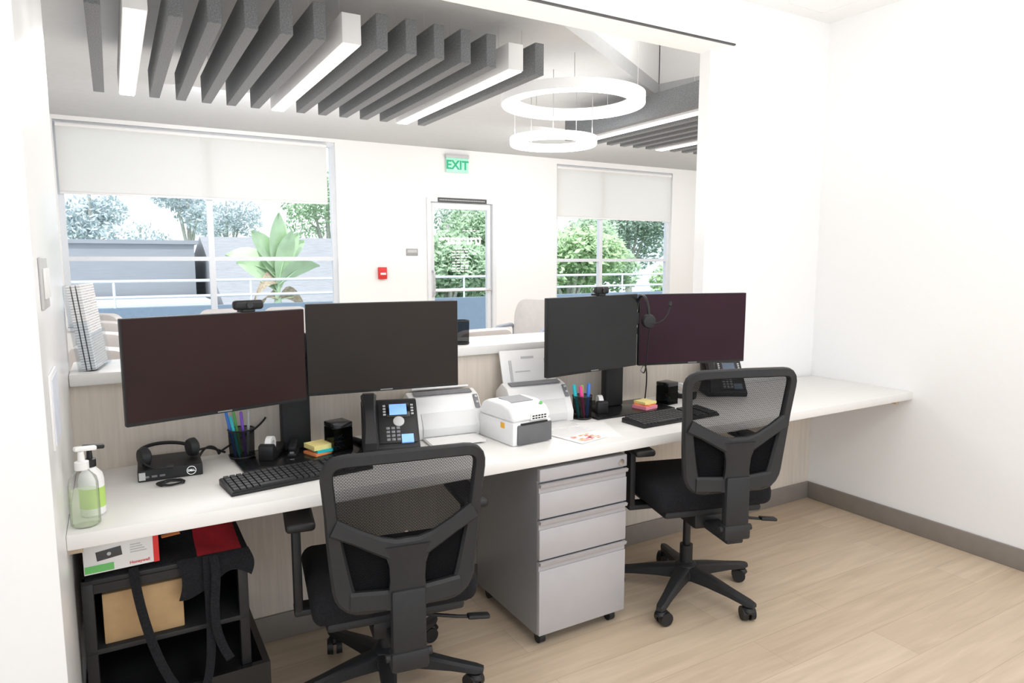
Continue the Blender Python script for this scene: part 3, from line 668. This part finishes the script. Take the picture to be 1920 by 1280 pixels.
# ------------------------------------------------------------------ label printer
t=thing('label_printer','compact white and grey label printer between the two scanners','printer',(1.295,2.205,.74),5)
MB().prismx([(-.112,.0),(-.115,.088),(.115,.088),(.115,.0)],-.088,.088,bev=.008).build('base_shell',M['white'],t)
MB().prismx([(-.115,.086),(-.112,.112),(-.09,.138),(-.035,.152),(.06,.152),(.10,.135),(.115,.11),(.115,.086)],-.088,.088,bev=.016,seg=4).build('lid',M['white'],t)
MB().b(-.070,.0875,-.120,-.108,.004,.078,bev=.005).build('front_panel',M['pgray'],t)
MB().b(.0875,.0895,-.10,.10,.006,.078,bev=.0008).build('side_panel',M['pgray'],t)
MB().b(-.055,.065,-.1215,-.115,.078,.084).build('label_slot',M['blk'],t,smooth=False)
MB().prismx([(-.05,.1505),(.035,.1555),(.035,.150),(-.05,.145)],-.05,.05).build('viewing_window',M['mgray'],t,smooth=False)
MB().b(-.0895,-.0875,-.06,-.035,.06,.08).build('warning_sticker',mat('amber_sticker',(.9,.45,.03),.5),t,smooth=False)
s_=MB().b(-.01,.065,-.1185,-.108,.090,.112).build('name_sticker',M['paper'],t,smooth=False)
m=MB()
for r in range(2):
    for k in range(5): m.b(-.004+k*.0135,.006+k*.0135,-.1192,-.1185,.094+r*.009,.099+r*.009)
m.build('lettering',M['blk'],s_,smooth=False)
m=MB(); m.M=T(.06,-.085,.143)@RX(28); m.lathe([(.007,0),(.007,.003)],seg=14); m.build('feed_button',M['green'],t)
# papers
t=thing('printed_form','white printed form with orange and red blocks lying on desk','paper',(1.54,2.135,.7414),12)
MB().b(-.108,.108,-.12,.12,0,.0015).build('sheet',M['paper'],t,smooth=False)
m=MB()
for i in range(34): 
    x,y=random.uniform(-.085,.03),random.uniform(-.11,-.04); m.b(x,x+.018,y,y+.010,.0015,.0018+.0002*(i%3),mi=i%3)
m.build('colour_blocks',[M['orange'],M['pink'],mat('pale_orange',(.9,.6,.4),.8)],t,smooth=False)
m=MB()
for i in range(10): m.b(-.09,.09-.03*random.random(),-.02+i*.012,-.018+i*.012,.0015,.0018)
m.build('text_lines',M['lgray'],t,smooth=False)
o=MB().b(-.108,.108,-.12,.12,0,.0012).build('paper_sheet',M['paper'],smooth=False); o.location=(1.60,2.155,.74); o.rotation_euler=(0,0,R(-20)); tag(o,'blank white sheet half under the printed form','paper')
# ------------------------------------------------------------------ sanitiser bottles
def bottle(loc,label,pm,body,lab,rz=0,h=.15,r=.034,gel=True):
    t=thing('pump_bottle',label,'bottle',loc,rz)
    MB().lathe([(r*.8,0),(r,.006),(r,h*.72),(r*.9,h*.84),(r*.45,h*.96),(r*.4,h)]).build('bottle',body,t)
    if gel: MB().lathe([(r*.86,.004),(r*.93,.008),(r*.93,h*.62)],seg=24).build('gel',M['gelc'],t)
    pp=MB(); pp.lathe([(r*.48,h-.002),(r*.48,h+.018),(r*.25,h+.02),(r*.2,h+.045)]); pp.box((.010,0,h+.05),(.052,.016,.012),(0,6,0),bev=.004); pp.build('pump',pm,t)
    if lab: MB().lathe([(r*1.01,h*.18),(r*1.01,h*.58)],cap=False).build('label_band',lab,t)
bottle((-.098,2.01,.74),'clear pump bottle of green sanitiser gel at left desk corner',M['white'],M['bottle'],None,20)
bottle((-.083,2.085,.74),'pump bottle with lime label and black pump behind the clear one',M['blk'],M['white'],M['lime'],10,.135,.030,False)
# ------------------------------------------------------------------ brochure holder
t=thing('brochure_holder','clear upright holder stuffed with printed pages at left ledge end','brochure holder',(-.068,2.665,1.06),81)
m=MB(); m.M=RX(-6)
m.b(-.112,.112,.026,.029,0,.28); m.b(-.112,.112,-.029,-.026,0,.12); m.b(-.112,-.109,-.026,.026,0,.16); m.b(.109,.112,-.026,.026,0,.16); m.b(-.112,.112,-.029,.029,0,.003); m.build('acrylic_stand',M['clear'],t,smooth=False)
for k,lb in enumerate(('front printed booklet in the clear holder on the ledge','middle printed booklet in the clear holder on the ledge','rear printed booklet in the clear holder on the ledge')):
    m=MB(); m.b(-.105,.105,-.005,.005,.0,.275)
    o=m.build('printed_booklet',M['news'],smooth=False); tag(o,lb,'booklet','booklets in the clear holder')
    o.matrix_world=T(-.068,2.665,1.0635)@RZ(81)@RX(-6)@T(0,-.014+k*.014,0)
# ------------------------------------------------------------------ cart under the desk
t=thing('metal_cart','black steel storage cart with shelf under left end of desk','cart',(0,0,0))
x0,x1,y0,y1=-.125,.295,2.08,2.50
for x in (x0,x1-.028):
    for y in (y0,y1-.028): MB().b(x,x+.028,y,y+.028,.20,.56,bev=.003).build('post',M['blk'],t)
MB().b(x0,x1,y0,y1,.545,.56,bev=.003).build('top_shelf',M['blk2'],t)
m=MB(); m.b(x0+.028,x1-.028,y0,y0+.02,.52,.545); m.b(x1-.02,x1,y0+.028,y1-.028,.52,.545); m.b(x1-.006,x1-.002,y0+.028,y1-.028,.36,.52); m.b(x0+.028,x1-.028,y1-.01,y1-.006,.2,.52); m.build('panel',M['blk'],t,smooth=False)
MB().b(x0+.002,x1-.002,y0,y1,.345,.36,bev=.002).build('middle_shelf',M['blk2'],t)
m=MB(); X1=.345; m.b(x0,X1,y0-.02,y0,0.02,.2); m.b(x0,X1,y1-.02,y1,.02,.2); m.b(x0,x0+.02,y0,y1-.02,.02,.2); m.b(X1-.02,X1,y0,y1-.02,.02,.2); m.b(x0,X1,y0,y1-.02,.0,.03); m.build('bottom_drawer',M['blkgloss'],t,smooth=False)
t=thing('cardboard_box','brown cardboard carton on the middle shelf of the cart','box',(.02,2.20,.36),0)
MB().b(-.10,.10,-.10,.10,0,.145,bev=.003).build('carton',M['card'],t); MB().b(-.10,.10,-.015,.015,.145,.1458).build('packing_tape',mat('packing_tape',(.5,.38,.22),.25),t,smooth=False)
t=thing('product_box','white cardboard product box with red lettering on the cart top','box',(-.028,2.135,.579),3)
MB().b(-.09,.09,-.06,.06,0,.085,bev=.002).build('carton',M['white'],t)
MB().b(-.088,-.02,-.0608,-.06,.004,.024).build('green_panel',M['green'],t,smooth=False)
MB().b(.076,.09,-.0612,.0602,.0,.0855).build('red_edge',M['red'],t,smooth=False)
m=MB(); m.M=T(-.03,-.0605,.05)@RY(-6); m.box((0,0,0),(.06,.001,.026),bev=.0004); m.build('device_picture',M['dgray'],t)
m=MB(); m.M=T(-.03,-.0613,.05); m.cyl((0,0,-.0),(0,-.0006,-.0),.005,seg=14); m.build('picture_detail',M['lgray'],t)
text('Honeywell',.0115,M['red'],t,(.042,-.0612,.012),(90,0,0),bold=.0001)
m=MB()
for r in range(4): m.b(.02,.06-.005*r,-.0608,-.06,.04+r*.007,.043+r*.007)
m.build('small_print',M['lgray'],t,smooth=False)
# tote bag slumped over cart top
t=thing('tote_bag','black and red tote bag draped over the cart top','bag',(0,0,0))
m=MB(); nx,ny=24,14; G=[]
def bump(x,c,w): return math.exp(-((x-c)/w)**2)
for i in range(nx+1):
    row=[]
    for j in range(ny+1):
        u,v=i/nx,j/ny
        x=-.115+.415*u; y=2.083+.39*v
        h=.008+.010*abs(math.sin(u*11+v*5))+.010*math.sin(v*9+u*4)
        h+=.085*bump(v,.62,.28)*(bump(u,.62,.30))+.05*bump(v,.75,.2)*bump(u,.2,.2)
        if x<.075 and y<2.21: h=.014
        edge=min(1,min(u,1-u,v,1-v)*9+.12)
        row.append((x,y,.5605+max(.002,min(.12,h)*edge)))
    G.append(row)
bot=[[(p[0],p[1],.5602) for p in r] for r in G]
isred=lambda i:16<=i<=22
for i in range(nx):
    for j in range(ny):
        m.quad([G[i][j],G[i+1][j],G[i+1][j+1],G[i][j+1]],1 if isred(i) else 0)
for i in range(nx):
    m.quad([G[i][0],G[i+1][0],bot[i+1][0],bot[i][0]],1 if isred(i) else 0); m.quad([G[i][ny],G[i+1][ny],bot[i+1][ny],bot[i][ny]])
for j in range(ny): m.quad([G[nx][j],G[nx][j+1],bot[nx][j+1],bot[nx][j]]); m.quad([G[0][j],G[0][j+1],bot[0][j+1],bot[0][j]])
bmesh.ops.remove_doubles(m.bm,verts=list(m.bm.verts),dist=.0003)
m.build('bag_body',[M['fab'],M['redcloth']],t)
m=MB(); rows=[]
for j in range(9):
    v=j/8; row=[]
    for i in range(15):
        u=i/14; x=.105+.195*u+.012*math.sin(v*3)
        y=2.079-.018*min(1,v*4)-.006*math.sin(u*12+v*2)*min(1,v*2)
        z=.568-(.085+.03*math.sin(u*5+1))*v
        row.append((x,y,z))
    rows.append(row)
rows+= [[(p[0],p[1]+.004,p[2]) for p in r] for r in rows[::-1]]
m.loft(rows,cap=False,ringclosed=False,closed=True); m.build('bag_flap',M['fab'],t)
m=MB(); m.sweep(bez((.0,2.075,.575),(-.0,2.03,.50),(.05,2.03,.20),(.13,2.035,.17))+bez((.13,2.035,.17),(.20,2.035,.16),(.18,2.04,.45),(.185,2.062,.572))[1:],(0,1,0),.024,.003); m.build('strap',M['fab'],t)
m=MB(); m.sweep(bez((.20,2.055,.572),(.22,2.02,.50),(.16,2.03,.40),(.23,2.03,.26)),(0,1,0),.024,.003); m.build('strap',M['fab'],t)
MB().box((.10,2.17,.615),(.05,.010,.003),(22,0,12)).build('printed_mark',M['orange'],t,smooth=False)
MB().box((.10,2.19,.625),(.06,.010,.003),(22,0,12)).build('printed_mark',M['blue'],t,smooth=False)
# ------------------------------------------------------------------ waiting chairs
def wchair(label):
    t=thing('waiting_chair',label,'chair',(0,0,0),0,'pale waiting room chairs')
    MB().box((0,.0,.43),(.52,.50,.09),bev=.035,seg=3).build('seat',M['uphol'],t)
    ol=rpoly([(-.25,.0),(.25,.0),(.265,.35),(.21,.50),(-.21,.50),(-.265,.35)],[.05,.05,.1,.15,.15,.1],6)
    m=MB(); m.M=T(0,-.22,.47)@RX(10)
    rings=[]
    for f,dy in ((.0,.035),(.90,.035),(.97,.028),(1,.0),(.97,-.028),(.90,-.035),(.0,-.035)):
        rings.append([(p.x*f if f else p.x*.02,dy+.45*p.x*p.x*(f if f else .02)**2,.25+(p.y-.25)*(f if f else .02)) for p in ol])
    m.loft(rings); m.build('backrest',M['uphol'],t)
    for s_ in (-1,1):
        m=MB(); m.tube([(s_*.285,p.x,p.y) for p in rpoly([(.24,.0),(.27,.60),(.15,.67),(-.27,.66),(-.26,.0)],[0.001,.14,.14,.08,.001],5)],.019,8); m.build('arm_frame',M['armg'],t)
        MB().box((s_*.285,-.04,.675),(.05,.32,.022),(-1,0,0),bev=.010).build('arm_cap',M['armg'],t)
    m=MB(); m.cyl((-.285,.2,.38),(.285,.2,.38),.012); m.cyl((-.285,-.22,.38),(.285,-.22,.38),.012); m.build('cross_rail',M['armg'],t)
    return t
w0=wchair('nearest pale beige waiting chair of the row along left side'); w0.location=(.14,4.35,0); w0.rotation_euler=(0,0,R(-50))
for loc,rz,lb in (((.14,5.22,0),-50,'second pale beige waiting chair of the row along left side'),((.14,6.09,0),-50,'third pale beige waiting chair of the row along left side'),((.10,6.96,0),-50,'farthest pale beige waiting chair of the row along left side'),
                  ((.98,7.45,0),180,'pale beige waiting chair under the window, left of the mullion'),((1.62,7.45,0),180,'pale beige waiting chair under the window, right of the mullion'),
                  ((3.93,6.45,0),122,'pale beige waiting chair with curved arms right of the glass door'),((2.06,4.25,0),8,'pale beige waiting chair just beyond the ledge, back towards the desk')):
    o=dup(w0,loc,rz,lb)
    if loc[1]>7: o.scale=(1,1,.93)
# ------------------------------------------------------------------ outdoors
struct(MB().b(-12,30,8.05,12.4,-.15,-.02).build('terrace_deck',M['deck'],smooth=False))
struct(MB().b(-40,60,12.4,90,-3.4,-3.2).build('ground',M['leafd'],smooth=False))
t=thing('terrace_railing','white horizontal pipe railing on a dark low terrace wall','railing',(0,12.2,0))
MB().b(-8,24,-.08,.12,-.02,.66).build('parapet',M['parapet'],t,smooth=False)
for z in (1.07,.82): MB().cyl((-8,0,z),(24,0,z),.024,seg=10).build('rail',M['rail'],t)
for k in range(17): MB().cyl((-8+2*k,0,.66),(-8+2*k,0,1.07),.02,seg=10).build('post',M['rail'],t)
t=thing('grey_building','long blue grey flat roofed building seen through left window','building',(0,20,0))
MB().b(-3,1.9,0,5,-3.2,1.80).build('wall',M['bldg'],t,smooth=False); MB().b(-3.1,2.0,-.1,5.1,1.80,1.90).build('parapet_cap',M['bldg'],t,smooth=False)
MB().b(-4,2.0,-3.4,-.2,-3.2,.45).build('lower_roof',M['roofl'],t,smooth=False)
t=thing('tiled_house','house with pale shingled roof behind the big leaved plant','house',(0,0,0))
MB().b(2.5,6.3,18,26,-3.2,.6).build('wall',M['roofw'],t,smooth=False)
m=MB(); m.prismx([(17.2,.35),(21.5,2.05),(26.6,.6),(26.6,.0),(17.2,.0)],2.2,6.5); m.build('roof',M['roofw'],t,smooth=False)
def leaves(m,c,rad,n,size):
    for i in range(n):
        while True:
            p=Vector((random.uniform(-1,1),random.uniform(-1,1),random.uniform(-1,1)))
            if .35<p.length<1: break
        q=Vector((c[0]+p.x*rad[0],c[1]+p.y*rad[1],c[2]+p.z*rad[2]))
        u=Vector((random.gauss(0,1),random.gauss(0,1),random.gauss(0,1))).normalized(); v=u.orthogonal().normalized(); s_=size*random.uniform(.6,1.3)
        m.quad([q-u*s_,q+v*s_*.45,q+u*s_,q-v*s_*.45])
def tree(loc,label,lm,h,blobs,size,group):
    t=thing('tree',label,'tree',loc,0,group)
    m=MB()
    for c,r,n in blobs: leaves(m,c,r,n,size)
    m.build('foliage',lm,t,smooth=False,fix=False)
    m=MB(); m.tube([(0,0,0),(.1,0,h*.4),(0,.05,h*.75),(.05,0,h)],[.22,.16,.1,.05],8)
    for c,r,n in blobs[1:]: m.tube([(0,0,h*.5),(c[0]*.6,c[1]*.6,c[2]-.3),c],[.08,.05,.02],6)
    m.build('trunk',M['bark'],t)
    return t
def bl(h,w,n):
    out=[((0,0,h),(w*.7,w*.7,w*.6),n)]
    for k in range(5):
        a=k*1.256+random.random(); out.append(((math.cos(a)*w*.6,math.sin(a)*w*.6,h-w*.3+random.uniform(-.4,.5)*w),(w*.55,w*.55,w*.45),n))
    return out
GR='trees beyond the terrace'
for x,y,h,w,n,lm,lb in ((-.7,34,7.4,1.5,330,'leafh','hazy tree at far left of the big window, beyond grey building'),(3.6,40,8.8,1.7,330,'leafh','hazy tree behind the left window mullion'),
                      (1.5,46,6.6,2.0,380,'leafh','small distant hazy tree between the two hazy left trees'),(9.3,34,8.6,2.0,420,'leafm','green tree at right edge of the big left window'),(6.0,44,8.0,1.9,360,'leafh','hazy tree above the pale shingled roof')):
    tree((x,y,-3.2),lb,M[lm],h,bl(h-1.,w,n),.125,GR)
for x,y,h,w,lm,lb in ((8.3,18.0,5.6,1.4,'leafm','leafy green tree seen through left part of door glass'),(10.9,21.5,6.4,1.7,'leafm','darker tree seen through right part of door glass'),
                      (12.6,18,5.7,1.6,'leafy','bright green tree in left pane of the right window'),(15.6,21,6.2,1.8,'leafm','mid green tree behind the mullion of the right window'),
                      (17.6,17.4,5.8,1.7,'leafy','bright green tree in right pane of the right window'),(14.6,27,7.6,2.2,'leafd','tall dark tree rising behind the bright right window trees'),(20.8,25,7.4,2.4,'leafd','tall dark tree at far right behind the window trees')):
    tree((x,y,-3.2),lb,M[lm],h,bl(h-1.,w,1300)+[((0,0,1.6),(w,w,1.4),900)],.115,GR)
# big-leaved plant
t=thing('banana_plant','tall plant with big bright paddle leaves outside left window','plant',(2.72,13.6,-3.2))
rnd=random.Random(5)
angs=[-70,-52,-38,-24,-12,-2,8,18,30,44,60,-46,22,78,-82]
for k,a in enumerate(angs):
    a=a+rnd.uniform(-5,5); L_=rnd.uniform(1.25,1.65); h0=4.15+rnd.uniform(-.2,.25); dry=k in (11,13,14)
    if dry: h0-=.25; L_*=.7
    sx=math.sin(R(a)); out=Vector((sx*.70,rnd.uniform(-.35,.35),0)); drop=1.1 if dry else .10+.35*abs(sx)
    sp=[Vector((0,0,h0))+out*(L_*.85*f)+Vector((0,0,L_*(.98*f*(1-.35*abs(sx)))-drop*L_*f*f)) for f in [i/8 for i in range(9)]]
    m=MB(); wd=[.02,.10,.16,.19,.20,.19,.15,.09,.01]; side=Vector((math.cos(R(a)),.5,-sx*.6)).normalized(); rings=[]
    for p,w_ in zip(sp,wd): rings.append([p-side*w_+Vector((0,-.04,.03)),p,p+side*w_+Vector((0,-.04,.03))])
    m.loft(rings,cap=False,ringclosed=False); lf=m.build('leaf',M['dry'] if dry else M['leafb'],t)
    MB().tube([(sx*.05,0,1.0),(sx*.08,0,h0-.8),sp[0],sp[4]],[.05,.035,.022,.01],6).build('stalk',M['leafm'],lf)
MB().tube([(0,0,0),(.03,0,1.2),(0,0,3.2)],[.16,.14,.09],10).build('stem',M['bark'],t)
# ------------------------------------------------------------------ lights & world
w=bpy.data.worlds.new('sky'); SC.world=w; w.use_nodes=True; nt=w.node_tree; N=nt.nodes; L=nt.links; bg=N['Background']
tc=N.new('ShaderNodeTexCoord'); nz=N.new('ShaderNodeTexNoise'); nz.inputs['Scale'].default_value=3.5; nz.inputs['Detail'].default_value=5
cr=N.new('ShaderNodeValToRGB'); cr.color_ramp.elements[0].position=.38; cr.color_ramp.elements[0].color=(.74,.86,1,1); cr.color_ramp.elements[1].position=.6; cr.color_ramp.elements[1].color=(1,1,1,1)
L.new(tc.outputs['Generated'],nz.inputs['Vector']); L.new(nz.outputs['Fac'],cr.inputs['Fac']); L.new(cr.outputs[0],bg.inputs['Color']); bg.inputs['Strength'].default_value=1.65
def area(name,loc,sx,sy,p,rot=(0,0,0),col=(1,.988,.97),target=None):
    l=bpy.data.lights.new(name,'AREA'); l.shape='RECTANGLE'; l.size=sx; l.size_y=sy; l.energy=p; l.color=col
    o=bpy.data.objects.new(name,l); COL.objects.link(o); o.location=loc; o.rotation_euler=[R(a) for a in rot]
    if target: o.rotation_euler=(Vector(target)-Vector(loc)).to_track_quat('-Z','Y').to_euler()
    return o
area('panel_lamp',(1.8,1.3,2.68),.8,.8,8)
area('ceiling_lamp',(.5,.0,2.68),1.2,.6,10.5)
area('wall_fill',(1.7,-.1,2.6),1.4,.7,16,target=(2.75,2.55,1.3))  # unseen fill added to brighten the back wall, no fixture
area('ceiling_fill',(2.2,1.0,1.75),2.0,1.4,13.5,rot=(180,0,0))  # floating up-facing fill added to lift the white ceiling
area('header_fill',(1.25,2.40,1.50),2.4,.25,4.5,rot=(180,0,0))  # unseen up-facing fill added to whiten the header underside
for x in (.4,2.9,5.6): area('waiting_room_lamp',(x,4.4,2.40),1.4,1.2,42,col=(.975,.985,1))
for x in (1.2,4.6,7.4): area('waiting_room_lamp_far',(x,5.9,2.5),1.4,1.0,26,col=(.975,.985,1),target=(x,7.6,1.2))
area('waiting_ceiling_fill',(2.5,5.4,1.2),6,3.4,48,rot=(180,0,0),col=(.975,.985,1))  # floating up-facing fill added to lighten the grey ceiling
area('recess_fill',(3.5,3.2,3.2),.5,.5,6,target=(2.6,3.7,2.95))  # fill added inside the recess to brighten its fascia
area('recess_up_fill',(3.2,3.3,2.85),.8,.5,4,rot=(180,0,0))  # second added fill in the recess, facing up, no fixture
s=bpy.data.lights.new('sun','SUN'); s.energy=2.2; s.angle=R(3); s.color=(1,.97,.93); so=bpy.data.objects.new('sun',s); COL.objects.link(so)
so.rotation_euler=Vector((.35,.75,-1.0)).to_track_quat('-Z','Y').to_euler()
